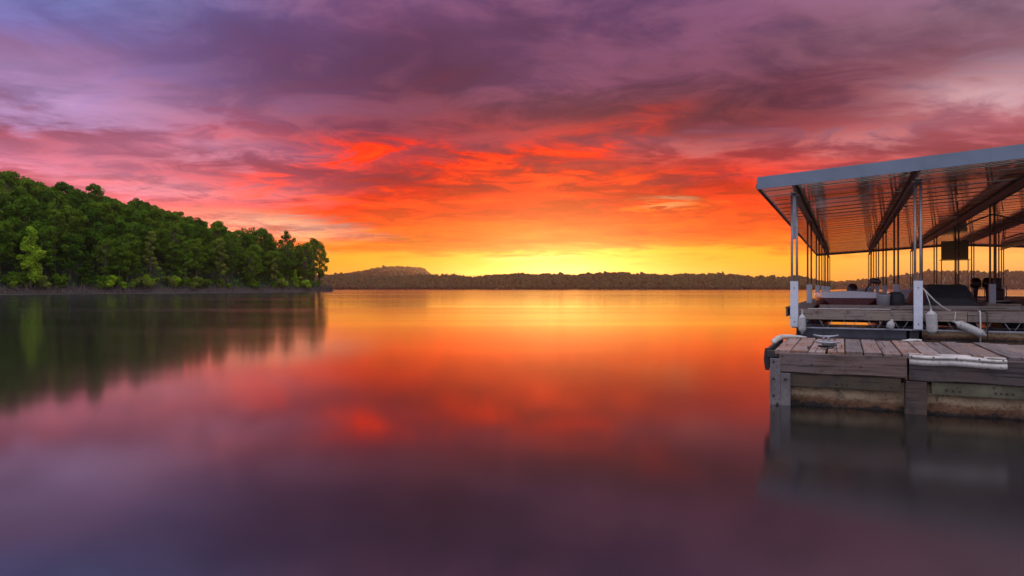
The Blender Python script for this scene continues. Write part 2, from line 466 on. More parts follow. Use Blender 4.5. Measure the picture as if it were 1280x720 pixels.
# ------------------------------------------------------------------ mesh helpers
class MB:
    """collects shapes into one mesh"""
    def __init__(s):
        s.v = []
        s.f = []
        s.smooth = []

    def raw(s, verts, faces, smooth=False):
        o = len(s.v)
        s.v += [tuple(p) for p in verts]
        s.f += [tuple(i + o for i in f) for f in faces]
        s.smooth += [smooth] * len(faces)
        return s

    def box(s, x0, x1, y0, y1, z0, z1, ch=0.0):
        if ch <= 0:
            vs = [(x, y, z) for z in (z0, z1) for y in (y0, y1) for x in (x0, x1)]
            fs = [(0, 2, 3, 1), (4, 5, 7, 6), (0, 1, 5, 4), (2, 6, 7, 3), (0, 4, 6, 2), (1, 3, 7, 5)]
            return s.raw(vs, fs)
        # chamfered box: three nested loops per corner
        c = ch
        vs = []
        idx = {}
        for i, x in enumerate((x0, x1)):
            for j, y in enumerate((y0, y1)):
                for k, zz in enumerate((z0, z1)):
                    sx, sy, sz = (1, -1)[i], (1, -1)[j], (1, -1)[k]
                    idx[i, j, k, 0] = len(vs); vs.append((x, y + sy * c, zz + sz * c))
                    idx[i, j, k, 1] = len(vs); vs.append((x + sx * c, y, zz + sz * c))
                    idx[i, j, k, 2] = len(vs); vs.append((x + sx * c, y + sy * c, zz))
        I = idx
        fs = []
        for i in (0, 1):
            fs.append([I[i, 0, 0, 0], I[i, 1, 0, 0], I[i, 1, 1, 0], I[i, 0, 1, 0]])
            fs.append([I[0, i, 0, 1], I[1, i, 0, 1], I[1, i, 1, 1], I[0, i, 1, 1]])
            fs.append([I[0, 0, i, 2], I[1, 0, i, 2], I[1, 1, i, 2], I[0, 1, i, 2]])
        for a in (0, 1):
            for bb in (0, 1):
                fs.append([I[a, bb, 0, 0], I[a, bb, 1, 0], I[a, bb, 1, 1], I[a, bb, 0, 1]])
                fs.append([I[a, 0, bb, 0], I[a, 1, bb, 0], I[a, 1, bb, 2], I[a, 0, bb, 2]])
                fs.append([I[0, a, bb, 1], I[1, a, bb, 1], I[1, a, bb, 2], I[0, a, bb, 2]])
                for d in (0, 1):
                    fs.append([I[a, bb, d, 0], I[a, bb, d, 1], I[a, bb, d, 2]])
        return s.raw(vs, fs)

    def tube(s, pts, r, seg=8, caps=True):
        pts = [Vector(p) for p in pts]
        rs = r if isinstance(r, (list, tuple)) else [r] * len(pts)
        vs, fs = [], []
        prev = None
        for i, p in enumerate(pts):
            d = (pts[min(i + 1, len(pts) - 1)] - pts[max(i - 1, 0)]).normalized()
            if prev is None:
                a = Vector((0, 0, 1)) if abs(d.z) < .9 else Vector((1, 0, 0))
                x = d.cross(a).normalized()
            else:
                x = (prev - d * prev.dot(d)).normalized()
            prev = x
            y = d.cross(x)
            for k in range(seg):
                an = 2 * math.pi * k / seg
                vs.append(p + (x * math.cos(an) + y * math.sin(an)) * rs[i])
        for i in range(len(pts) - 1):
            for k in range(seg):
                k2 = (k + 1) % seg
                fs.append((i * seg + k, i * seg + k2, (i + 1) * seg + k2, (i + 1) * seg + k))
        if caps:
            fs.append(tuple(reversed(range(seg))))
            fs.append(tuple(range((len(pts) - 1) * seg, len(pts) * seg)))
        return s.raw(vs, fs, True)

    def loft(s, rings, closed=True, caps=True, smooth=True):
        n = len(rings[0])
        vs = [p for r_ in rings for p in r_]
        fs = []
        for i in range(len(rings) - 1):
            for k in range(n if closed else n - 1):
                k2 = (k + 1) % n
                fs.append((i * n + k, i * n + k2, (i + 1) * n + k2, (i + 1) * n + k))
        if caps:
            fs.append(tuple(reversed(range(n))))
            fs.append(tuple(range((len(rings) - 1) * n, len(rings) * n)))
        return s.raw(vs, fs, smooth)

    def mesh(s, name, mat):
        me = bpy.data.meshes.new(name)
        me.from_pydata(s.v, [], s.f)
        me.polygons.foreach_set('use_smooth', s.smooth)
        me.materials.append(mat)
        me.validate()
        return me


def obj(name, mb, mat, parent=None, loc=(0, 0, 0), rot=(0, 0, 0)):
    me = mb.mesh(name, MAT[mat] if isinstance(mat, str) else mat) if isinstance(mb, MB) else mb
    o = bpy.data.objects.new(name, me)
    o.location = loc
    o.rotation_euler = rot
    if parent:
        o.parent = parent
    COL.objects.link(o)
    return o


def tag(o, label=None, cat=None, group=None, kind=None):
    if label: o['label'] = label
    if cat: o['category'] = cat
    if group: o['group'] = group
    if kind: o['kind'] = kind
    return o


def thing(name, label, cat, loc=(0, 0, 0), rz=0.0, group=None):
    o = bpy.data.objects.new(name, None)
    o.empty_display_size = .2
    o.location = loc
    o.rotation_euler = (0, 0, rz)
    COL.objects.link(o)
    return tag(o, label, cat, group)


def np_mesh(name, verts, quads, mat, smooth=False):
    me = bpy.data.meshes.new(name)
    nv, nf, k = len(verts), len(quads), quads.shape[1]
    me.vertices.add(nv)
    me.vertices.foreach_set('co', verts.astype(np.float32).ravel())
    me.loops.add(nf * k)
    me.loops.foreach_set('vertex_index', quads.astype(np.int32).ravel())
    me.polygons.add(nf)
    me.polygons.foreach_set('loop_start', np.arange(0, nf * k, k, dtype=np.int32))
    me.polygons.foreach_set('loop_total', np.full(nf, k, dtype=np.int32))
    me.update(calc_edges=True)
    me.polygons.foreach_set('use_smooth', [smooth] * nf)
    me.materials.append(MAT[mat])
    return me


def leaf_quads(cent, nor, size):
    """one small quad for each centre, facing nor"""
    n = len(cent)
    nor = nor / (np.linalg.norm(nor, axis=1, keepdims=True) + 1e-9)
    a = rng.normal(size=(n, 3))
    x = np.cross(nor, a)
    x /= np.linalg.norm(x, axis=1, keepdims=True) + 1e-9
    y = np.cross(nor, x)
    s = size[:, None]
    v = np.stack([cent - x * s * .5 - y * s * .35, cent + x * s * .5 - y * s * .35,
                  cent + x * s * .4 + y * s * .35, cent - x * s * .4 + y * s * .35], 1).reshape(-1, 3)
    qd = np.arange(n * 4).reshape(-1, 4)
    return v, qd


# ------------------------------------------------------------------ lake
lk = MB()
lk.raw([(-3200, -1500, 0), (3200, -1500, 0), (3200, 3300, 0), (-3200, 3300, 0)], [(0, 1, 2, 3)])
tag(obj('water', lk, 'water'), kind='structure')

# ------------------------------------------------------------------ wooded point on the left
SHORE = [(-190, -40), (-150, 30), (-120, 84), (-101, 116), (-92, 136), (-84, 160), (-76.5, 198), (-66, 232),
         (-63.5, 243), (-72, 256), (-92, 278), (-130, 310), (-200, 350), (-320, 390)]
SA = np.array(SHORE, float)


def shore_dist(x, y):
    """distance to the shore line and position along it; positive on land (left of the line)"""
    p = np.stack([x, y], -1)[..., None, :]
    a, b_ = SA[:-1], SA[1:]
    d = b_ - a
    tt = np.clip(((p - a) * d).sum(-1) / (d * d).sum(-1), 0, 1)
    c = a + tt[..., None] * d
    dist = np.linalg.norm(p - c, axis=-1)
    k = dist.argmin(-1)
    dm = np.take_along_axis(dist, k[..., None], -1)[..., 0]
    ak, dk = a[k], d[k]
    cr = dk[..., 0] * (p[..., 0, 1] - ak[..., 1]) - dk[..., 1] * (p[..., 0, 0] - ak[..., 0])
    return np.where(cr > 0, dm, -dm)


def land_z(x, y):
    x = np.asarray(x, float); y = np.asarray(y, float)
    d = shore_dist(x, y)
    tipf = np.clip((272 - y) / 80, 0, 1)
    tipf = tipf * tipf * (3 - 2 * tipf)
    hill = (2.5 + 14.5 * tipf) * (1 - np.exp(-np.clip(d - 2, 0, None) / 24.0)) + .05 * np.clip(d - 20, 0, 60) * tipf
    bank = 1.1 * np.clip(d / 1.2, -1.2, 1)
    wob = .35 * np.sin(x * .31 + y * .17) * np.clip(d / 6, 0, 1)
    return bank + hill + wob


gx = np.linspace(-330, -60, 180)
gy = np.linspace(-40, 395, 260)
GX, GY = np.meshgrid(gx, gy)
GZ = land_z(GX, GY)
GZ = np.clip(GZ, -1.5, None)
vv = np.stack([GX, GY, GZ], -1).reshape(-1, 3)
ni = len(gx)
ii = np.arange(len(gy) - 1)[:, None] * ni + np.arange(ni - 1)[None]
qd = np.stack([ii, ii + 1, ii + ni + 1, ii + ni], -1).reshape(-1, 4)
keep = vv[qd][:, :, 2].max(1) > -1.4
land = obj('wooded_shore', np_mesh('wooded_shore', vv, qd[keep], 'shore', True), None)
tag(land, kind='structure')


def lobes_crown(rs, kind):
    """list of lobes (centre, radius, flatten, leaves) and limb paths"""
    L = []
    if kind == 'broad':
        H = 12.5
        for i in range(34):
            th = rs.uniform(0, 2 * math.pi)
            u = rs.uniform(-.95, .95)
            rr = math.sqrt(max(0, 1 - u * u)) * rs.uniform(.4, 1.0)
            L.append(((math.cos(th) * rr * 2.9, math.sin(th) * rr * 2.9, 7.2 + u * 3.9), rs.uniform(.62, 1.15), .75, 125))
        for i in range(5):
            th = rs.uniform(0, 2 * math.pi)
            L.append(((math.cos(th) * 2.1, math.sin(th) * 2.1, rs.uniform(2.6, 4.4)), rs.uniform(.8, 1.2), .6, 90))
        L.append(((0, 0, 7.2), 2.2, 1.5, 420))
    elif kind == 'upright':
        for i in range(20):
            f = i / 19
            th = rs.uniform(0, 2 * math.pi)
            rr = (1.5 - 1.15 * f) * rs.uniform(.4, 1.1)
            L.append(((math.cos(th) * rr, math.sin(th) * rr, 1.6 + f * 8.2), rs.uniform(.55, 1.0) * (1.15 - .5 * f), 1.05, 110))
        L.append(((1.9, .2, 5.6), .8, .7, 110))
        L.append(((2.6, .1, 6.0), .55, .6, 70))
        L.append(((-1.8, -.2, 5.2), .7, .7, 90))
    elif kind == 'feather':
        for i in range(22):
            f = i / 21
            th = rs.uniform(0, 2 * math.pi)
            rr = (1.9 - 1.3 * f) * rs.uniform(.5, 1.15)
            L.append(((math.cos(th) * rr, math.sin(th) * rr, 3.8 + f * 8.6), rs.uniform(.45, .85), .6, 75))
    elif kind == 'airy':
        for i in range(70):
            th = rs.uniform(0, 2 * math.pi)
            u = rs.uniform(-1, 1)
            rr = math.sqrt(max(0, 1 - u * u)) * rs.uniform(.2, 1.1)
            L.append(((math.cos(th) * rr * 2.7, math.sin(th) * rr * 2.7, 7.4 + u * 4.6), rs.uniform(.4, .95), .9, rs.randint(16, 44)))
    elif kind == 'conifer':
        for i in range(24):
            f = i / 23
            th = i * 2.4
            rr = (1.8 * (1 - f) + .15) * .7
            L.append(((math.cos(th) * rr, math.sin(th) * rr, 1.2 + f * 7.6), .75 * (1 - f) + .28, .45, 90))
    elif kind == 'shrub':
        for i in range(9):
            th = rs.uniform(0, 2 * math.pi)
            rr = rs.uniform(0, 1.0)
            L.append(((math.cos(th) * rr, math.sin(th) * rr, rs.uniform(.6, 1.9)), rs.uniform(.45, .75), .8, 80))
    return L


def make_tree_mesh(kind, seed, mat):
    rs = random.Random(seed)
    L = lobes_crown(rs, kind)
    C, Nn, S = [], [], []
    for (c, r, fl, n) in L:
        n = int(n * 1.45)
        d = rng.normal(size=(n, 3))
        d /= np.linalg.norm(d, axis=1, keepdims=True)
        rad = r * (.45 + .6 * rng.random(n) ** .6)
        p = d * rad[:, None]
        p[:, 2] *= fl
        C.append(p + np.array(c))
        Nn.append(d * .8 + rng.normal(size=(n, 3)) * .55 + np.array([0, 0, .35]))
        S.append(rng.uniform(.19, .38, n))
    v, qd = leaf_quads(np.concatenate(C), np.concatenate(Nn), np.concatenate(S))
    crown = np_mesh('crown', v, qd, mat)
    tb = MB()
    top = max(c[2] for c, *_ in L) - .3
    lean = rs.uniform(-.3, .3)
    path = [(lean * f, .12 * math.sin(f * 5 + seed), -.6 + f * (top + .6)) for f in (0, .12, .3, .5, .7, .85, 1)]
    r0 = {'shrub': .05, 'upright': .12, 'feather': .12, 'conifer': .12}.get(kind, .20)
    tb.tube(path, [r0 * (1.25, 1, .9, .75, .55, .35, .12)[i] for i in range(7)], 7)
    for (c, r, fl, n) in L[:: 2 if kind != 'airy' else 1]:
        zs = max(.3, c[2] - rs.uniform(.8, 2.2))
        f = max(0, min(1, (zs + .6) / (top + .6)))
        a = (lean * f, .12 * math.sin(f * 5 + seed), zs)
        mid = ((a[0] + c[0]) * .55, (a[1] + c[1]) * .55, (a[2] + c[2]) * .5 + .15)
        tb.tube([a, mid, c], [r0 * .35, r0 * .25, r0 * .1], 5, False)
    return crown, tb.mesh('trunk', MAT['bark'])


VAR = {}
for kind, cnt, mats in (('broad', 5, ('leaf_dark', 'leaf_mid')), ('airy', 2, ('leaf_dark', 'leaf_mid')), ('conifer', 1, ('leaf_dark',)),
                        ('upright', 2, ('leaf_bright',)), ('feather', 2, ('leaf_pale', 'leaf_mid')),
                        ('shrub', 3, ('leaf_mid', 'leaf_bright', 'leaf_pale'))):
    for mt in mats:
        for i in range(cnt):
            cr, tk = make_tree_mesh(kind, hash((kind, i)) % 997 if False else (len(kind) * 31 + i * 7 + len(mt)), mt)
            VAR.setdefault((kind, mt), []).append((cr, tk))


def plant(name, kind, mat, x, y, s, label, group=None, cat='tree', sz=1.0):
    cr, tk = random.choice(VAR[kind, mat])
    zg = float(land_z(x, y))
    t_ = thing(name, label, cat, (x, y, zg), random.uniform(0, 6.28), group)
    t_.scale = (s, s, s * sz)
    obj('trunk', tk, None, t_)
    obj('crown', cr, None, t_)
    return t_


def at_az(px_az, d):
    """walk along a bearing until d metres behind the shore line"""
    a = R(px_az)
    for r_ in np.arange(60, 330, .5):
        x, y = math.sin(a) * r_, math.cos(a) * r_
        if float(shore_dist(x, y)) >= d:
            return x, y
    return math.sin(a) * 250, math.cos(a) * 250


# the individual trees that stand out at the water's edge
special = [('poplar_tree', 'upright', 'leaf_bright', -35.2, 1.2, 1.18, 'bright yellow green upright tree at the water edge, brightest on the point'),
           ('hardwood_tree', 'broad', 'leaf_mid', -29.9, 2.0, .82, 'mid green rounded tree leaning out over the bank beside a small shrub'),
           ('feathery_tree', 'feather', 'leaf_mid', -25.6, 1.5, .95, 'light green pyramid shaped tree with bare lower trunk at the shore'),
           ('feathery_tree', 'feather', 'leaf_pale', -23.1, 1.5, 1.08, 'tall thin olive green tree with feathery branches at the shore'),
           ('feathery_tree', 'feather', 'leaf_pale', -19.2, 2.0, .72, 'small olive tree standing in the gap before the end of the point'),
           ('poplar_tree', 'upright', 'leaf_bright', -17.6, 1.6, .62, 'small bright yellow green tree at the shore near the end of the point'),
           ('feathery_tree', 'feather', 'leaf_pale', -27.9, 3.0, 1.0, 'olive feathery tree between the rounded tree and the pyramid shaped tree'),
           ('feathery_tree', 'feather', 'leaf_mid', -33.8, 5.0, 1.35, 'tall grey green feathery tree rising behind the bright upright tree'),
           ('hardwood_tree', 'airy', 'leaf_mid', -21.0, 2.4, .95, 'light green open crowned tree leaning over the bank past the thin olive tree'),
           ('spruce_tree', 'conifer', 'leaf_dark', -31.9, 2.2, .85, 'small dark conical evergreen between the bright tree and the rounded tree')]
taken = []
for nm, kd, mt, a_, d_, s_, lb in special:
    x, y = at_az(a_, d_)
    plant(nm, kd, mt, x, y, s_, lb)
    taken.append((x, y, 2.6))
# trees crowding the point
pts = []
tries = 0
while tries < 26000 and len(pts) < 285:
    tries += 1
    x, y = rng.uniform(-185, -66), rng.uniform(100, 285)
    azd = math.degrees(math.atan2(x, y))
    if azd < -43 or azd > -14.0:
        continue
    d = float(shore_dist(x, y))
    if d < 3.2 or d > 50:
        continue
    md = 4.7 if d < 30 else 4.6
    if any((x - a) ** 2 + (y - b_) ** 2 < md * md for a, b_ in pts):
        continue
    if any((x - a) ** 2 + (y - b_) ** 2 < r_ * r_ for a, b_, r_ in taken):
        continue
    pts.append((x, y))
for x, y in pts:
    d = float(shore_dist(x, y))
    tip = y > 222
    if tip and d < 16:
        kd, mt = 'airy', random.choice(('leaf_dark', 'leaf_mid'))
        nm, lb, gp = 'airy_tree', 'thin crowned tree with gaps of sky near the tip of the point', 'airy trees at the tip of the point'
        s = random.uniform(.95, 1.25)
    else:
        mt = 'leaf_mid' if random.random() < .38 else 'leaf_dark'
        kd = 'broad'
        nm = 'hardwood_tree'
        where = 'in the row nearest the water' if d < 10 else ('halfway up the wooded hillside' if d < 26 else 'high on the hillside by the skyline')
        lb = ('dark green dense broadleaf tree ' if mt == 'leaf_dark' else 'lighter green rounded broadleaf tree ') + where
        gp = ('dark' if mt == 'leaf_dark' else 'lighter') + ' broadleaf trees ' + where
        s = random.uniform(.92, 1.24)
        if d < 8: s *= .86
        if d < 24 and random.random() < .2:
            kd, nm = 'airy', 'loose_tree'
            lb = lb.replace('dense broadleaf tree', 'loose crowned tree').replace('rounded broadleaf tree', 'loose crowned tree')
            gp = gp.replace('broadleaf', 'loose crowned')
    plant(nm, kd, mt, x, y, s, lb, gp, sz=random.uniform(.9, 1.12))
# shrubs on the bank
for i in range(46):
    a_ = rng.uniform(-38, -15.2)
    x, y = at_az(a_, rng.uniform(.8, 2.6))
    mt = random.choice(('leaf_mid', 'leaf_mid', 'leaf_bright', 'leaf_pale'))
    word = {'leaf_mid': 'green', 'leaf_bright': 'bright yellow green', 'leaf_pale': 'olive'}[mt]
    plant('shrub', 'shrub', mt, x, y, rng.uniform(.6, 1.35), 'low %s shrub on the earth bank' % word, '%s bank shrubs' % word, 'shrub')
# dead brush and exposed roots along the bank, one tangle
n = 9500
tt = rng.random(n) * 13
k = np.clip(tt.astype(int), 1, 9)
fr = rng.random(n)
base = SA[k] + (SA[k + 1] - SA[k]) * fr[:, None]
nrm_ = (SA[k + 1] - SA[k]); nrm_ = np.stack([-nrm_[:, 1], nrm_[:, 0]], -1); nrm_ /= np.linalg.norm(nrm_, axis=1, keepdims=True)
base = base + nrm_ * rng.uniform(-.1, 1.6, n)[:, None]
bz = land_z(base[:, 0], base[:, 1])
h = .25 + 1.5 * rng.random(n) ** 1.8
w_ = rng.uniform(.02, .06, n)
lx, ly = rng.normal(0, .35, n) * h, rng.normal(0, .35, n) * h
an = rng.uniform(0, 3.14, n)
sx, sy = np.cos(an) * w_, np.sin(an) * w_
b3 = np.column_stack([base, bz - .15])
off = np.column_stack([sx, sy, np.zeros(n)])
up = np.column_stack([lx, ly, h])
vv = np.stack([b3 - off, b3 + off, b3 + off * .5 + up, b3 - off * .5 + up], 1).reshape(-1, 3)
br = obj('dead_brush', np_mesh('dead_brush', vv, np.arange(n * 4).reshape(-1, 4), 'twig'), None)
tag(br, 'tangle of dead grey brush and roots along the earth bank', 'brush', kind='stuff')
# undergrowth between the trunks
n = 16000
x = rng.uniform(-150, -66, n); y = rng.uniform(100, 275, n)
d = shore_dist(x, y)
ok = (d > 1.2) & (d < 22)
x, y, d = x[ok], y[ok], d[ok]
c3 = np.column_stack([x, y, land_z(x, y) + rng.uniform(.1, 2.0, len(x)) ** 1.2])
v, qd = leaf_quads(c3, rng.normal(size=(len(x), 3)) + np.array([.4, -.8, .6]), rng.uniform(.4, .9, len(x)))
ug = obj('undergrowth', np_mesh('undergrowth', v, qd, 'leaf_dark'), None)
tag(ug, 'dark leafy undergrowth covering the ground between the trunks', 'undergrowth', kind='stuff')


# ------------------------------------------------------------------ far shores
def far_land(name, a0, a1, R0, depth, top, tree_h, step, label):
    """a ridge of wooded land seen across the lake; top(az) is the ground height of its crest"""
    azs = np.linspace(a0, a1, 140)
    rs = np.linspace(0, 1, 14)
    A, Q = np.meshgrid(azs, rs)
    prof = np.sin(np.clip(Q * 1.25, 0, 1) * math.pi / 2) ** .8
    wob = lambda a: 1.5 * np.sin(a * .8 + 1) + .7 * np.sin(a * 2.3)
    TZ = np.interp(A, *top) + wob(A) * (np.interp(A, *top) > 6)
    Rr = R0 * (1 + .02 * np.sin(A * 1.3) + .012 * np.sin(A * 3.7 + 1)) + Q * depth
    Z = -1.0 + (TZ + 1.0) * prof
    Z[0] = -.8
    V = np.stack([np.sin(np.radians(A)) * Rr, np.cos(np.radians(A)) * Rr, Z], -1).reshape(-1, 3)
    n_ = len(azs)
    i_ = np.arange(len(rs) - 1)[:, None] * n_ + np.arange(n_ - 1)[None]
    qd = np.stack([i_, i_ + 1, i_ + n_ + 1, i_ + n_], -1).reshape(-1, 4)
    o = obj(name, np_mesh(name, V, qd, 'floor', True), None)
    tag(o, kind='structure')
    # trees: displaced little crowns joined into one mass
    import bmesh
    bm = bmesh.new()
    bmesh.ops.create_icosphere(bm, subdivisions=2, radius=1)
    sv = np.array([vt.co[:] for vt in bm.verts]); sf = np.array([[vt.index for vt in f.verts] for f in bm.faces])
    bm.free()
    area = R0 * math.radians(a1 - a0) * depth
    cnt = int(area / step ** 2)
    qa, qr = rng.uniform(a0, a1, cnt), rng.random(cnt) ** 1.2 * .92
    qr[: cnt // 6] = rng.uniform(0, .06, cnt // 6)
    Rr = R0 * (1 + .02 * np.sin(qa * 1.3) + .012 * np.sin(qa * 3.7 + 1)) + qr * depth
    zz = -1 + (np.interp(qa, *top) + wob(qa) * (np.interp(qa, *top) > 6) + 1) * np.sin(np.clip(qr * 1.25, 0, 1) * math.pi / 2) ** .8
    zz = np.clip(zz, .3, None)
    th = tree_h * rng.uniform(.6, 1.15, cnt)
    th[rng.random(cnt) < .02] *= 1.35
    th[qr < .06] *= .75
    wd = th * rng.uniform(.28, .44, cnt)
    ce = np.column_stack([np.sin(np.radians(qa)) * Rr, np.cos(np.radians(qa)) * Rr, zz + th * .5])
    jit = 1 + rng.normal(0, .2, (cnt, len(sv), 1))
    V = ce[:, None, :] + sv[None] * jit * np.stack([wd, wd, th * .52], -1)[:, None, :]
    F = (sf[None] + (np.arange(cnt) * len(sv))[:, None, None]).reshape(-1, 3)
    fo = obj('distant_forest', np_mesh('distant_forest', V.reshape(-1, 3), F, 'leaf_far'), None)
    tag(fo, label, 'forest', kind='stuff')


far_land('far_shore', -48, 25.2, 1080, 170,
         ((-48, -16, -12, -6, 0, 6, 12, 17, 21, 23.2, 25.2), (13, 14, 15, 16, 18, 20, 19, 17, 14, 11, -2)), 8.5, 5.6,
         'low wooded far shore stretching across the lake under the yellow sky')
far_land('far_ridge', 21, 58, 1750, 240,
         ((21, 23.5, 26, 28.5, 31, 34, 40, 58), (2, 6, 13, 23, 33, 34, 33, 22)), 9, 9,
         'hazy wooded ridge across the lake behind the covered dock')
far_land('far_hill', -20, -4.5, 1620, 250,
         ((-20, -16, -14.5, -12.6, -11.4, -9.6, -8.4, -7.4, -6.4, -4.5), (4, 22, 30, 40, 49.5, 54, 53.5, 46, 23, 2)), 7.5, 7,
         'rounded wooded hill rising behind the low far shore')

# ------------------------------------------------------------------ dock frame: u along the front, v away from the camera
DA = R(26.1)
CU, SU = math.cos(DA), math.sin(DA)


def D(u, v, z=0.0):
    return (CU * u + SU * v, -SU * u + CU * v, z)


# ------------------------------------------------------------------ near floating dock
O_U, O_V = -.595, 6.345
fd = thing('floating_dock', 'weathered wooden walkway dock floating on stained foam', 'dock', D(O_U, O_V), -DA)
LEN, DEP, TOP = 6.4, 1.52, .475
# frame below the boards
f = MB()
f.box(.10, LEN, .16, .20, .30, .432)
f.box(.10, LEN, DEP - .045, DEP, .28, .434)
for k in range(9):
    f.box(.12 + k * .75, .16 + k * .75, .20, DEP - .045, .30, .431)
obj('joist_frame', f, 'post_wood', fd)
for k in range(46):
    wd = .129
    u0 = .03 + k * .139
    if u0 + wd > LEN: break
    p = MB()
    p.box(-wd / 2, wd / 2, -.80, .80 + 0, -.019, .019, .004)
    o = obj('plank', p, 'plank', fd, (u0 + wd / 2, .765 + random.uniform(-.022, .016), TOP - .019 + random.uniform(-.007, .006)),
            (random.uniform(-.004, .004), random.uniform(-.03, .03), random.uniform(-.007, .007)))
    if k % 3 == 0:
        o.scale = (1, random.uniform(.985, 1.0), 1)


def rough_board(x0, x1, y0, y1, z0, z1, seed, wear=.006, n=26):
    mb = MB()
    rings = []
    for i in range(n + 1):
        x = x0 + (x1 - x0) * i / n
        q1 = mnoise.noise(Vector((x * 3.1, seed, 0))) * wear
        q2 = mnoise.noise(Vector((x * 7.0, seed + 5, 0))) * wear
        q3 = min(0, mnoise.noise(Vector((x * 2.2, seed + 9, 2)))) * wear * 2.5
        c = .006
        rings.append([(x, y0 + q1 * .4, z0 + c + q1), (x, y0 + c, z0 + q1), (x, y1 - c, z0), (x, y1, z0 + c), (x, y1, z1 - c),
                      (x, y1 - c, z1), (x, y0 + c + abs(q2), z1 + q3), (x, y0 + q1 * .4, z1 - c + q3)])
    return mb.loft(rings, True, True, False)


obj('rim_board', rough_board(.075, 1.03, -.048, -.004, .283, .452, 1), 'fascia', fd)
obj('rim_board', rough_board(1.045, 3.7, -.052, -.006, .268, .452, 2, .012, 50), 'fascia', fd)
obj('rim_board', rough_board(3.71, LEN, -.048, -.004, .27, .452, 3, .01, 50), 'fascia', fd)
eb = rough_board(.02, DEP - .02, -.04, 0, .285, .452, 4)
obj('end_board', eb, 'fascia', fd, (.03, 0, 0), (0, 0, R(90)))
lg = MB()
lg.box(.05, .99, -.028, .012, .168, .280, .003)
l1 = obj('ledger', lg, 'ledger_wood', fd)
lg = MB()
lg.box(1.20, LEN, -.026, .012, .162, .264, .003)
l2 = obj('ledger', lg, 'ledger', fd)


def bolt(parent, x, y, zz, r=.008):
    b_ = MB()
    b_.tube([(0, .004, 0), (0, -.005, 0), (0, -.008, 0)], [r, r, r * .6], 8)
    return obj('bolt', b_, 'bolt', parent, (x, y, zz))


for x in (.52, .56, .60, .92):
    bolt(l1, x, -.030, .205)
for x in (1.30, 1.345, 1.39, 1.62, 1.655, 1.69, 1.73, 2.2, 2.25, 2.8, 3.3, 3.35):
    bolt(l2, x, -.028, .20)
# foam billets
def foam(x0, x1, y0, y1, z0, z1, seed):
    mb = MB()
    nx, nz = int((x1 - x0) / .022), 22
    vs, fs = [], []
    for j in range(nz + 1):
        for i in range(nx + 1):
            x = x0 + (x1 - x0) * i / nx
            zz = z0 + (z1 - z0) * j / nz
            dsp = mnoise.fractal(Vector((x * 4, zz * 7, seed)), .8, 2.1, 5) * .026 + mnoise.noise(Vector((x * 23, zz * 23, seed))) * .011
            if zz < .03: dsp -= .012 * mnoise.noise(Vector((x * 40, zz * 30, 3)))
            vs.append((x, y0 + dsp, zz))
    for j in range(nz):
        for i in range(nx):
            a = j * (nx + 1) + i
            fs.append((a, a + 1, a + nx + 2, a + nx + 1))
    mb.raw(vs, fs, True)
    mb.box(x0, x1, y0 + .022, y1, z0 + .002, z1 - .002)
    return mb


obj('foam_float', foam(.10, 1.045, .035, DEP - .08, -.32, .235, 1.0), 'foam', fd)
obj('foam_float', foam(1.13, 3.4, .030, DEP - .08, -.32, .235, 4.0), 'foam', fd)
obj('foam_float', foam(3.5, 6.2, .030, DEP - .08, -.32, .235, 8.0), 'foam', fd)
obj('timber_post', rough_board(-.35, .262, -.04, .04, -.077, .077, 7, .006, 12), 'post_wood', fd, (1.09, -.012, 0), (0, R(-90), 0))
obj('timber_post', rough_board(-.35, .262, -.04, .04, -.077, .077, 8, .006, 12), 'post_wood', fd, (3.45, -.012, 0), (0, R(-90), 0))
cb = MB()
cb.box(.0, .086, -.060, -.049, -.25, .400, .003)
cb.box(.0, .012, -.049, .14, -.25, .400, .003)
cb.box(.086, .165, -.060, -.049, -.25, .278, .003)
br_ = obj('corner_bracket', cb, 'old_galv', fd)
for x, zz in ((.03, .372), (.03, .225), (.125, .225), (.03, .08), (.06, .012)):
    bolt(br_, x, -.062, zz, .011)
for x in (.10, .33, .7):
    bolt(fd, x, -.05, .425 if x < .2 else .36, .007)
# rubber flap round the end
rb = MB()
rb.loft([[(-.045 - .012 * math.sin(zf * 3), yy, .29 + zf * .19), (-.012, yy, .29 + zf * .19), (-.012, yy + .03, .29 + zf * .19), (-.04, yy + .03, .29 + zf * .19)]
         for zf, yy in ((0, .0), (.5, .0), (1, .0))], True, True, False)
rb.box(-.040, -.013, .03, DEP - .02, .30, .478, .006)
rb.box(-.032, .072, -.030, -.002, .405, .466, .005)
obj('rubber_bumper', rb, 'rubber', fd)
# white roll on the end edge
wr = MB()
wr.tube([(-.025, .55, .488), (-.028, .62, .497), (-.02, .9, .505), (-.01, 1.2, .502), (.03, 1.45, .494), (.16, 1.5, .490), (.22, 1.5, .485)],
        [.012, .026, .028, .027, .024, .015, .008], 10)
obj('end_bumper', wr, 'bumper', fd)
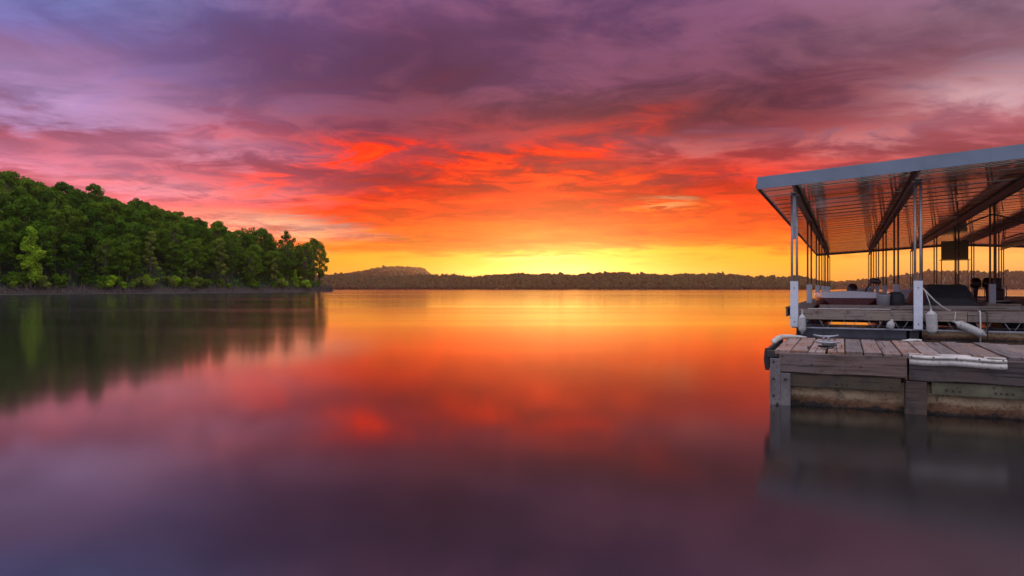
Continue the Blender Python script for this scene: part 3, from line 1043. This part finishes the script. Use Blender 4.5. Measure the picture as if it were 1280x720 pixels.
# white edge bumper: two lobes and a nailing flange
eb = MB()
rings = []
prof = []
for k in range(9):
    a = R(-90 + k * 22.5)
    prof.append((-math.cos(a) * .030 - .052, .042 + math.sin(a) * .024 - .018))
for k in range(9):
    a = R(-80 + k * 20)
    prof.append((-math.cos(a) * .024 - .052, .076 + math.sin(a) * .013 - .012))
prof += [(-.02, .087), (.03, .0885), (.03, .083), (-.046, .082), (-.05, .0)]
for i in range(15):
    x = i / 14
    sag = -.004 * math.sin(x * 9) - .010 * x + (.012 * (x - .9) if x > .9 else 0)
    rings.append([(1.045 + x * .64, y_ - .003 * math.sin(x * 14), .396 + z_ + sag) for (y_, z_) in prof])
eb.loft(rings, True, True, True)
ebo = obj('edge_bumper', eb, 'bumper', fd)
for k in range(5):
    bolt(ebo, 1.06 + k * .15, -.072, .462 - k * .0015, .006)


def cleat(parent, u, v, z, rz, tilt=0):
    c = MB()
    c.box(-.05, .05, -.022, .022, 0, .008, .003)
    c.tube([(-.022, 0, .006), (-.022, 0, .045)], .011, 8)
    c.tube([(.022, 0, .006), (.022, 0, .045)], .011, 8)
    c.tube([(-.115, 0, .062), (-.07, 0, .050), (-.03, 0, .045), (.03, 0, .045), (.07, 0, .050), (.115, 0, .062)],
           [.007, .010, .012, .012, .010, .007], 8)
    return obj('cleat', c, 'galv', parent, (u, v, z), (0, tilt, rz))


cleat(fd, .41, 1.16, TOP + .002, R(8))
cleat(fd, .44, .30, TOP + .002, R(-14))
# line made fast round the near cleat and a coil at the back edge
rp = MB()
rp.tube([(.30 + .01 * math.sin(i), .10 + i * .018, .487 + .004 * (i % 2)) for i in range(8)], .007, 6)
pth = []
for i in range(60):
    a = i * .42
    pth.append((.44 + math.cos(a) * (.045 + .03 * math.sin(i * .31)), .29 + math.sin(a) * (.03 + .02 * math.sin(i * .5)), .488 + i * .0004))
rp.tube(pth, .007, 6)
tag(obj('mooring_line', rp, 'rope_d', None, D(O_U, O_V), (0, 0, -DA)), 'dark rope wound round the dock cleat near the bumper corner', 'rope')
rp = MB()
rp.tube([(1.14 + .06 * math.cos(i * .7) + i * .003, 1.44 + .035 * math.sin(i * .7), .484 + i * .0006) for i in range(26)], .008, 6)
tag(obj('rope_coil', rp, 'rope_w', None, D(O_U, O_V), (0, 0, -DA)), 'small pale coil of rope on the back edge of the boards', 'rope')

# ------------------------------------------------------------------ covered boat dock
BU, BV = -1.0, 15.8
cd = thing('covered_dock', 'long covered boat dock under a low gabled metal roof', 'dock', D(BU, BV), -DA)
SP = 2.28                         # beam spacing
NB = 7
VL = 32.6                         # length
EAVE_H = 3.03                     # underside of first beam
SLOPE = .060
RIDGE = 3 * SP
ROWS = [0, 6.6, 13.2, 19.8, 26.2, 32.2]
DECK = .55


def under(u):
    return EAVE_H + .17 + SLOPE * (RIDGE - abs(u - RIDGE))


# roof: frame of purlins with each corrugated sheet below/above
UE0, UE1 = -.72, 2 * RIDGE + .72
f = MB()
for v in [x * .92 for x in range(36)]:
    vv_ = -.25 + v
    for side in (0, 1):
        ua, ub = (UE0 + .02, RIDGE) if side == 0 else (RIDGE, UE1 - .02)
        za, zb = under(ua), under(ub)
        rr = [[(uu, vv_, zz + .049), (uu, vv_ + .035, zz + .049), (uu, vv_ + .04, zz + .075), (uu, vv_, zz + .075)] for uu, zz in ((ua, za), (ub, zb))]
        f.loft(rr, True, True, False)
roof = obj('roof_frame', f, 'beam', cd)


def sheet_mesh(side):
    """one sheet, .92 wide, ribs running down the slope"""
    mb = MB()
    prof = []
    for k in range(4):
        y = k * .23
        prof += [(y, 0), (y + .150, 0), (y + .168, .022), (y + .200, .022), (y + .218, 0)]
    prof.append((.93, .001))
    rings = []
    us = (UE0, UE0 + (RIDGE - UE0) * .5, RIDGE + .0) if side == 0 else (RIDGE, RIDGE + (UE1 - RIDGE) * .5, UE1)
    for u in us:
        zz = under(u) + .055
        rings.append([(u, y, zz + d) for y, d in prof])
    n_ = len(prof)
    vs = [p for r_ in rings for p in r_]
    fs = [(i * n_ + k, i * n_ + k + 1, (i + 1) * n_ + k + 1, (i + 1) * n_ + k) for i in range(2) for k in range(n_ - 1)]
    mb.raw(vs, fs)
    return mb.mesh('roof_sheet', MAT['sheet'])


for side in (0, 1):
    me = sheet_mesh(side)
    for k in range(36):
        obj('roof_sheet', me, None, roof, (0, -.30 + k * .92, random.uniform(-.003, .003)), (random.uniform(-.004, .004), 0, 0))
# trim along the front gable, the back gable and the eaves
FH = .25
cut = [UE0, 1.82, 4.9, RIDGE, 9.8, 12.6, UE1]
for vpos in (-.34, VL + .18):
    for a, b_ in zip(cut[:-1], cut[1:]):
        t_ = MB()
        sh = .003 * (cut.index(a) % 2)
        rr = [[(uu, vpos + sh - .03, under(uu) - .03), (uu, vpos + sh, under(uu) - .03), (uu, vpos + sh, under(uu) + FH - .03), (uu, vpos + .16, under(uu) + FH - .03 + sh), (uu, vpos + .16, under(uu) + FH - .018 + sh),
               (uu, vpos + sh - .03, under(uu) + FH - .018 + sh)]
              for uu in (a, b_ + (.012 if b_ < UE1 else 0))]
        t_.loft(rr, True, True, False)
        obj('gable_trim', t_, 'trim', cd)
for ue, s in ((UE0, -1), (UE1, 1)):
    t_ = MB()
    z0 = under(ue)
    t_.box(min(ue, ue + s * .025), max(ue, ue + s * .025), -.31, VL + .17, z0 - .005, z0 + .10)
    obj('eave_trim', t_, 'beam', cd)
# beams and posts
for i in range(NB):
    u = i * SP
    zt = under(u)
    bm_ = MB()
    bm_.box(u - .012, u + .012, -.28, VL + .1, zt - .17, zt + .022)
    bm_.box(u - .06, u + .06, -.28, VL + .1, zt - .188, zt - .172)
    bm_.box(u - .06, u + .06, -.28, VL + .1, zt + .024, zt + .040)
    bm_.box(u - .055, u - .0125, -.28, VL + .1, zt - .17, zt - .15)
    obj('beam', bm_, 'beam', cd)
    for j, v in enumerate(ROWS):
        h = zt - .19
        p = MB()
        for s in (-1, 1):
            p.tube([(s * .05, 0, DECK - .25), (s * .05, 0, h)], .025, 10)
        if i == 0 and j == 0:
            p.box(-.048, .048, -.018, .018, h - .95, h - .02)
        p.box(-.10, .10, -.05, .05, h - .02, h - .004)
        po = obj('post', p, 'steel' if j == 0 else 'brown_steel', cd, (u, v, 0))
        sl = MB()
        if j == 0:
            sl.box(-.078, .078, -.10, -.032, .19, 1.16, .006)
        else:
            sl.box(-.075, .075, -.06, .06, DECK + .002, DECK + .58, .006)
        so = obj('sleeve', sl, 'sleeve', po)
        if j == 0:
            for zz in (.30, 1.02):
                bolt(po, 0, -.102, zz, .012)
# walkway across the front
fr_ = MB()
fr_.box(-.10, 2 * RIDGE + .1, 1.28, 1.33, .32, .51)
fr_.box(-.10, 2 * RIDGE + .1, .62, .67, .32, .508)
obj('walkway_frame', fr_, 'post_wood', cd)
for a, b_ in ((-.09, 3.1), (3.11, 6.9), (6.91, 10.6), (10.61, 2 * RIDGE + .1)):
    obj('rim_board', rough_board(a, b_, -.03, .012, .355, .552, a + 20, .005, 40), 'rim', cd)
pm = MB(); pm.box(-.066, .066, -.68, .68, -.018, .018, .003)
pm = pm.mesh('plank', MAT['plank'])
for k in range(104):
    u = -.02 + k * .137
    if u > 2 * RIDGE + .05: break
    obj('plank', pm, None, cd, (u, .70, DECK - .018 - .002 + random.uniform(-.003, .003)))
# light steel truss below the rim
tr = MB()
tr.box(-.05, 2 * RIDGE + .05, -.012, .022, .165, .195)
tr.box(-.05, 2 * RIDGE + .05, 1.20, 1.24, .165, .195)
tro = obj('truss_rail', tr, 'galv', cd)
k = 0
u = .12
while u < 2 * RIDGE:
    dg = MB()
    dg.tube([(-.10, 0, .19), (0, 0, .36)] if k % 2 else [(0, 0, .19), (-.10, 0, .36)], .007, 6)
    obj('diagonal', dg, 'galv', tro, (u, .006, 0))
    u += .30 if k % 2 else .16
    k += 1
# floats
def tub(u0, u1, v0, v1, z0, z1, ribs=True):
    mb = MB()
    mb.box(u0, u1, v0, v1, z0, z1, .02)
    if ribs:
        n_ = int((u1 - u0) / .42)
        for i in range(1, n_):
            x = u0 + (u1 - u0) * i / n_
            mb.box(x - .03, x + .03, v0 - .018, v0 + .01, z0 + .03, z1 - .03)
    return mb


obj('float_tub', tub(.10, 2.10, .10, 1.25, -.35, .158), 'darkfloat', cd)
obj('foam_float', foam(2.36, 5.6, .07, 1.2, -.35, .158, 12.0), 'foam', cd)
obj('foam_float', foam(5.7, 9.2, .07, 1.2, -.35, .158, 15.0), 'foam', cd)
obj('foam_float', foam(9.3, 13.4, .07, 1.2, -.35, .158, 18.0), 'foam', cd)
bd = MB(); bd.box(2.14, 2.30, .0 + .03, .3, -.2, .163)
obj('float_bracket', bd, 'rubber', cd)
# fingers under each beam line
for i in range(NB):
    u = i * SP
    fg = MB()
    fg.box(u - .27, u - .23, 1.34, VL - .1, .36, .535)
    fg.box(u + .23, u + .27, 1.34, VL - .1, .36, .535)
    fo_ = obj('finger_frame', fg, 'rim', cd)
    pl = MB()
    v = 1.42
    while v < VL - .2:
        pl.box(u - .29, u + .29, v, v + .135, DECK - .012 + random.uniform(-.003, .003), DECK + .024)
        v += .142
    tag(obj('finger_boards', pl, 'rim', fo_), kind='stuff')
    for v in (4, 10.5, 17, 23.5, 29):
        obj('float_tub', tub(u - .21, u + .21, v, v + 1.8, -.3, .35, False), 'darkfloat', cd)
bw = MB(); bw.box(-.3, 2 * RIDGE + .3, VL - .05, VL + 1.3, .36, .56)
obj('back_walkway', bw, 'rim', cd)
kb = MB(); kb.box(.45, 2 * RIDGE - .3, 1.22, 1.31, .553, .64, .006)
obj('kerb_rail', kb, 'rim', cd)
# conduit braces
for (ua, va, za), (ub, vb, zb) in (((2.0 * SP, 6.6, 3.02), (1.65 * SP, 6.6, 2.66)), ((2.0 * SP, 6.6, 3.02), (2.35 * SP, 6.6, 2.72)),
                                    ((3.0 * SP, 13.2, 3.0), (2.6 * SP, 13.2, 2.75))):
    b_ = MB()
    b_.tube([(ua, va - .05, za), ((ua + ub) / 2, va - .05, (za + zb) / 2 + .03), (ub, va - .05, zb)], .022, 7)
    b_.tube([(ub, va - .05, zb), (ub, va - .05, under(ub) - .02)], .015, 6)
    obj('brace', b_, 'beam', cd)

# ------------------------------------------------------------------ things on and about the covered dock
def onD(u, v, z=0.0):
    """place in the covered dock's own frame"""
    return D(BU + u, BV + v, z)


def fender(loc, length, r, label, rot=(0, 0, 0), line=None):
    t_ = thing('fender', label, 'fender', loc, -DA)
    b_ = MB()
    prof = [(0, .012), (.03, .02), (.05, r * .55), (.09, r * .93), (.14, r), (length - .14, r), (length - .09, r * .93), (length - .05, r * .55), (length - .03, .02), (length, .012)]
    b_.tube([(0, 0, -a) for a, _ in prof], [x for _, x in prof], 16)
    bo = obj('body', b_, 'white_plastic', t_, (0, 0, 0), rot)
    ey = MB()
    ey.tube([(math.cos(a) * .016, 0, .014 + math.sin(a) * .016) for a in [R(30 * k) for k in range(13)]], .006, 6, False)
    obj('eye', ey, 'white_plastic', bo)
    for s in (.10, length - .10):
        rg = MB()
        rg.tube([(math.cos(a) * r, math.sin(a) * r, -s) for a in [R(24 * k) for k in range(16)]], .006, 5, False)
        obj('rib', rg, 'white_plastic', bo)
    if line:
        ln = MB()
        ln.tube(line, .008, 6)
        obj('line', ln, 'rope_w', t_)
    return t_


fender(onD(.16, -.14, .485), .44, .075, 'slim white fender hanging from the end corner post of the covered dock', (0, 0, R(20)),
       [(0, 0, 0), (.0, .04, .07), (-.03, .12, .09)])
fender(onD(2.28 + .21, -.16, .60), .52, .098, 'fat white fender hanging by a pale line from the white post sleeve', (R(3), R(-3), 0),
       [(0, 0, 0), (-.03, .0, .15), (-.10, .05, .38), (-.13, .07, .40)])
fender(onD(2.28 + .60, -.12, .36), .58, .075, 'white fender lying askew against the rim with cords across it', (0, R(-64), 0),
       [(0, 0, 0), (.02, .04, .1), (.03, .10, .19)])
jg = MB()
jg.loft([[(math.cos(R(a)) * r_, math.sin(R(a)) * r_ * .8, zz) for a in range(0, 360, 30)] for zz, r_ in
         ((0, .05), (.01, .075), (.10, .078), (.14, .05), (.16, .025), (.19, .025))])
tag(obj('plastic_jug', jg, 'white_plastic', None, onD(1.78, -.10, .20), (R(8), R(12), 0)), 'small pale plastic jug float hung in the truss', 'jug')

rp = MB()
rp.tube([(.07, -.04, 1.02), (.16, 0, .92), (.30, .10, .76), (.44, .22, .64), (.56, .36, .57), (.60, .42, .565)], .016, 8)
tag(obj('dock_line', rp, 'rope_w', None, onD(2.28, -.0, 0), (0, 0, -DA)), 'thick pale rope slanting down from the white sleeve to the deck', 'rope')
rp = MB()
rp.tube([(0, .2, .562), (0, -.02, .568), (0, -.045, .545), (.005, -.05, .3), (.0, -.05, -.1)], .014, 8)
tag(obj('water_hose', rp, 'rope_w', None, onD(2.28 + 1.03, 0, 0), (0, 0, -DA)), 'pale hose hanging over the rim board into the water', 'hose')
rp = MB()
rp.tube([(-.12, .25, .562), (-.02, -.02, .570), (.0, -.045, .545), (.01, -.05, .3), (.0, -.05, -.1)], .011, 8)
tag(obj('power_cable', rp, 'rubber', None, onD(2.28 + 1.14, 0, 0), (0, 0, -DA)), 'black cable hanging over the rim board beside the pale hose', 'cable')
rp = MB()
rp.tube([(.25 + i * .035, .35 + .05 * math.sin(i * .55) + i * .004, .562 + .012 * abs(math.sin(i * 1.3))) for i in range(46)], .013, 6)
tag(obj('deck_line', rp, 'rope_w', None, onD(.0, 0, 0), (0, 0, -DA)), 'pale line lying in loose bends along the front walkway', 'rope')


def outboard(parent, x, y, z, s=1.0, tilt=0.0):
    """cowling, leg and propeller; faces -y"""
    c = MB()
    rings = []
    for zz, wx, wy, oy in ((0, .13, .20, 0), (.03, .17, .26, 0), (.16, .18, .28, .0), (.28, .16, .25, .02), (.35, .11, .17, .04), (.375, .04, .06, .05)):
        rings.append([(math.copysign(abs(math.cos(a)) ** .6, math.cos(a)) * wx, math.copysign(abs(math.sin(a)) ** .6, math.sin(a)) * wy + oy, zz)
                      for a in [R(22.5 * k) for k in range(16)]])
    c.loft(rings)
    co_ = obj('cowling', c, 'cowl', parent, (x, y, z), (tilt, 0, 0))
    co_.scale = (s, s, s)
    l_ = MB()
    l_.loft([[(sx * wx, sy * wy, zz) for sx, sy in ((-1, -.6), (0, -1), (1, -.6), (1, .6), (0, 1), (-1, .6))]
             for zz, wx, wy in ((.01, .10, .15), (-.12, .07, .12), (-.55, .04, .10), (-.62, .035, .10))])
    l_.tube([(0, -.20, -.66), (0, -.1, -.66), (0, .18, -.66), (0, .26, -.66)], [.03, .06, .055, .01], 10)
    l_.box(-.10, .10, -.2, .12, -.50, -.485)
    obj('leg', l_, 'cowl', co_)
    pr = MB()
    for k in range(3):
        a = R(120 * k)
        pr.raw([(0, -.2, -.66), (math.cos(a - .4) * .13, -.18, -.66 + math.sin(a - .4) * .13), (math.cos(a + .4) * .13, -.23, -.66 + math.sin(a + .4) * .13), (0, -.22, -.66)], [(0, 1, 2, 3)])
    obj('propeller', pr, 'alu', co_)
    return co_


def hull_rings(L, W, zb, zg, bow=1.0):
    out = []
    for i in range(13):
        s = i / 12
        wd = W / 2 * (1 - (.30 * bow) * max(0, 1 - s * 2.6) ** 2)
        b_ = zb + (zg - zb) * .62 * max(0, 1 - s * 2.8) ** 2
        y = s * L
        out.append([(-wd, y, zg), (-wd * .97, y, zg - .12), (-wd * .90, y, b_ + .12), (-wd * .66, y, b_), (wd * .66, y, b_), (wd * .90, y, b_ + .12), (wd * .97, y, zg - .12), (wd, y, zg)])
    return out


def boat(name, loc, L, W, zb, zg, hullmat, label):
    t_ = thing(name, label, 'boat', loc, -DA)
    rr = hull_rings(L, W, zb, zg)
    h_ = MB()
    h_.loft([r_[1:7] for r_ in rr], False, False)
    h_.raw([r_ for r_ in rr[0][1:7]], [tuple(range(6))])
    h_.raw([r_ for r_ in rr[-1][1:7]], [tuple(reversed(range(6)))])
    obj('hull', h_, hullmat, t_)
    g = MB()
    ring = []
    for r_ in rr:
        a, b_ = r_[1], r_[0]
        c_, d_ = r_[7], r_[6]
        cw = b_[0] * 1.02
        ring.append([(a[0] - .004, a[1], a[2]), (cw, b_[1], b_[2] - .03), (cw * .98, b_[1], b_[2] + .005), (0, b_[1], b_[2] + .05), (-cw * .98, c_[1], c_[2] + .005), (-cw, c_[1], c_[2] - .03), (d_[0] + .004, d_[1], d_[2])])
    g.loft(ring[:6], False, False)
    g.raw(ring[0], [tuple(range(7))])
    # gunwales aft of the foredeck
    for s in (-1, 1):
        g.tube([(s * abs(r_[0][0]) * .98, r_[0][1], r_[0][2] - .02) for r_ in rr[5:]], .04, 8)
    obj('foredeck', g, 'hullwhite', t_)
    return t_


ba = boat('fishing_boat', onD(1.06, 2.6, 0), 4.8, 1.70, .12, .90, 'maroon', 'maroon fishing boat with white foredeck in the first slip')
st = MB()
st.box(.2, .6, 2.4, 2.85, .62, .74, .04); st.box(.2, .6, 2.86, 2.95, .70, 1.0, .04)
obj('seat', st, 'vinyl', ba)
fl = MB(); fl.box(-.68, .68, 1.9, 4.75, .30, .33); obj('floor', fl, 'alu', ba)
tm = MB()
tm.tube([(-.05, .3, .93), (-.02, .1, 1.02), (.03, -.05, 1.12), (.08, -.12, 1.19)], .018, 8)
tmo = obj('trolling_motor', tm, 'cowl', ba, (.42, .5, 0))
hd = MB()
hd.tube([(.02, -.1, 1.21), (.05, -.12, 1.205), (.14, -.16, 1.19), (.24, -.2, 1.16), (.27, -.21, 1.15)], [.02, .06, .075, .055, .02], 10)
obj('head', hd, 'cowl', tmo)
outboard(ba, .1, 4.95, .82, .9)
bs = MB()
bs.loft([[(x, y, zz) for x, y in ((-.16 * k, -.14), (.20 * k, -.14), (.20 * k, .2), (-.16 * k, .2))] for zz, k in ((.56, .8), (.62, 1), (.86, .85), (.93, .5))])
tag(obj('gear_bag', bs, 'tarp', None, onD(1.98, 1.75, .0), (0, 0, -DA)), 'dark gear bag standing at the end of the first finger walkway', 'bag')
bs = MB()
bs.loft([[(math.cos(R(a)) * k * .13, math.sin(R(a)) * k * .13, zz) for a in range(0, 360, 30)] for zz, k in ((.575, .75), (.60, .95), (.86, 1.1), (.885, 1.12), (.88, .9))])
tag(obj('bucket', bs, 'vinyl', None, onD(1.74, 1.66, .0), (R(6), 0, -DA)), 'pale grey bucket beside the dark gear bag', 'bucket')

# covered boat, black tarp with a ridge, tight over the hull
cb_ = thing('covered_boat', 'boat under a black fitted cover in the second slip', 'boat', onD(2.28 + .82, 2.2, 0), -DA)
rr = hull_rings(4.6, 1.06, .1, .66, .5)
h_ = MB(); h_.loft([r_ for r_ in rr], False, False); h_.raw(rr[0], [tuple(range(8))]); h_.raw(rr[-1], [tuple(reversed(range(8)))])
obj('hull', h_, 'alu', cb_)
cv = MB(); ring = []
for i in range(15):
    s = i / 14
    y = -.05 + s * 4.7
    hgt = .44 * min(1, (s + .02) * 14) * (1 - .25 * max(0, s - .75) * 4)
    wd = .55
    row = []
    for k in range(15):
        x = -1 + 2 * k / 14
        zz = .66 + hgt * min(1, (1 - abs(x)) * (4.5 if x < 0 else 2.2)) ** .8 - .06 * (abs(x) > .98) + mnoise.noise(Vector((x * 3, y * 2.1, 1))) * .022
        row.append((x * wd, y, zz))
    ring.append(row)
cv.loft(ring, False, False)
cv.raw(ring[0] + [(-.55, -.06, .40), (.55, -.06, .40)], [tuple(range(15)) + (16, 15)])
obj('cover', cv, 'tarp', cb_)
# low pontoon boat with engines raised, third slip
pb = thing('pontoon_boat', 'low pontoon boat with a pair of dark raised outboards', 'boat', onD(2 * 2.28 + 1.12, 15.3, 0), -DA)
dk = MB(); dk.box(-.85, .85, 0, 5.6, .50, .58, .01); obj('deck', dk, 'alu', pb)
for s in (-1, 1):
    pt = MB(); pt.tube([(s * .55, -.1, .24), (s * .55, .1, .24), (s * .55, 5.2, .24), (s * .55, 5.8, .34)], [.1, .24, .24, .05], 12)
    obj('pontoon', pt, 'alu', pb)
outboard(pb, -.28, -.1, 1.05, 1.0)
outboard(pb, .10, -.12, 1.05, 1.0)
st = MB(); st.box(.25, .75, .5, 1.0, .58, 1.0, .05); st.box(.25, .75, 1.0, 1.1, .9, 1.42, .05)
obj('seat', st, 'cowl', pb)
rl = MB()
for s in (-.82, .82):
    rl.tube([(s, .7, .58), (s, .7, 1.1), (s, 5.3, 1.1), (s, 5.3, .58)], .016, 6)
obj('railing', rl, 'alu', pb)
# low aluminium boats further in
for k, (u, v, mt, lb) in enumerate(((2 * 2.28 + 1.1, 2.4, 'alu', 'dull aluminium flat boat low in the third slip'),
                                    (3 * 2.28 + 1.1, 4.0, 'darkfloat', 'dark flat boat low in the fourth slip'),
                                    (2.28 + 1.1, 14.5, 'hullwhite', 'pale boat hull far in the second slip'))):
    b2 = boat('flat_boat', onD(u, v, 0), 4.2, 1.5, .06, .50 if k < 2 else .95, mt, lb)
    st = MB(); st.box(-.6, .6, 2.2, 2.5, .35, .48, .02)
    obj('bench', st, 'alu', b2)
# deck box and blocks
dbx = MB(); dbx.box(-.35, .35, -.18, .18, 0, .06, .008); dbx.box(-.30, .30, -.15, .15, .06, .10, .008)
tag(obj('step_block', dbx, 'rim', None, onD(2.28 + 1.72, 1.9, .58), (0, 0, -DA)), 'low pale timber step lying by the black covered boat', 'step')
# hung board
sb_ = thing('hanging_board', 'square brown board on two thin legs hung up under the roof', 'board', onD(2 * 2.28 + 1.35, 25.0, DECK), -DA)
p = MB(); p.raw([(-.56, 0, 1.93), (.56, 0, 1.93), (.56, 0, 2.85), (-.56, 0, 2.85)], [(0, 1, 2, 3)]); obj('panel', p, 'signboard', sb_)
for a, b_ in (((-.57, 0, 2.86), (.57, 0, 2.86)), ((-.57, 0, 1.92), (-.57, 0, 2.85)), ((.57, 0, 1.92), (.57, 0, 2.85))):
    p = MB(); p.tube([a, b_], .016, 6); obj('frame_bar', p, 'beam', sb_)
for s in (-.57, .57):
    p = MB(); p.tube([(s, 0, 0), (s, 0, 1.92)], .022, 7); obj('leg', p, 'steel', sb_)
p = MB(); p.box(-.66, .66, -.03, .03, 1.885, 1.925); obj('rail', p, 'beam', sb_)
# slim lamp pole with a fixture, and a rod rack
lp = thing('lamp_pole', 'slim dark pole with a small fixture among the dock posts', 'pole', onD(2.62 * 2.28, 9.0, .5), -DA)
p = MB(); p.tube([(0, 0, 0), (0, 0, 2.55)], .02, 7); obj('pole', p, 'beam', lp)
p = MB(); p.box(-.05, .05, -.06, .0, 1.15, 1.45, .01); p.tube([(.03, -.03, 1.42), (.12, -.03, 1.5), (.16, -.03, 1.47)], .02, 7); obj('fixture', p, 'cowl', lp)
lp = thing('rod_rack', 'dark rod holder bar jutting sideways from a slim dock pole', 'rack', onD(2.95 * 2.28, 9.8, .5), -DA)
p = MB(); p.tube([(0, 0, 0), (0, 0, 2.4)], .022, 7); obj('pole', p, 'beam', lp)
p = MB(); p.box(-.25, .22, -.03, .03, 1.16, 1.24, .008); p.tube([(-.22, 0, 1.2), (-.25, 0, 1.36)], .022, 7); p.tube([(.16, 0, 1.2), (.2, 0, 1.38)], .022, 7); obj('holder', p, 'cowl', lp)

# ------------------------------------------------------------------ air
hz = MB(); hz.box(-3250, 3250, -1550, 3350, -2.6, 80)
hm = bpy.data.materials.new('evening haze')
hm.use_nodes = True
q = NT(hm.node_tree); q.n.clear()
vp = q.new('ShaderNodeVolumePrincipled')
vp.inputs['Color'].default_value = (.98, .84, .72, 1)
vp.inputs['Density'].default_value = .00014
vp.inputs['Anisotropy'].default_value = .85
o_ = q.new('ShaderNodeOutputMaterial')
q.l.new(vp.outputs[0], o_.inputs['Volume'])
ho = obj('haze', hz, hm)
tag(ho, kind='stuff')
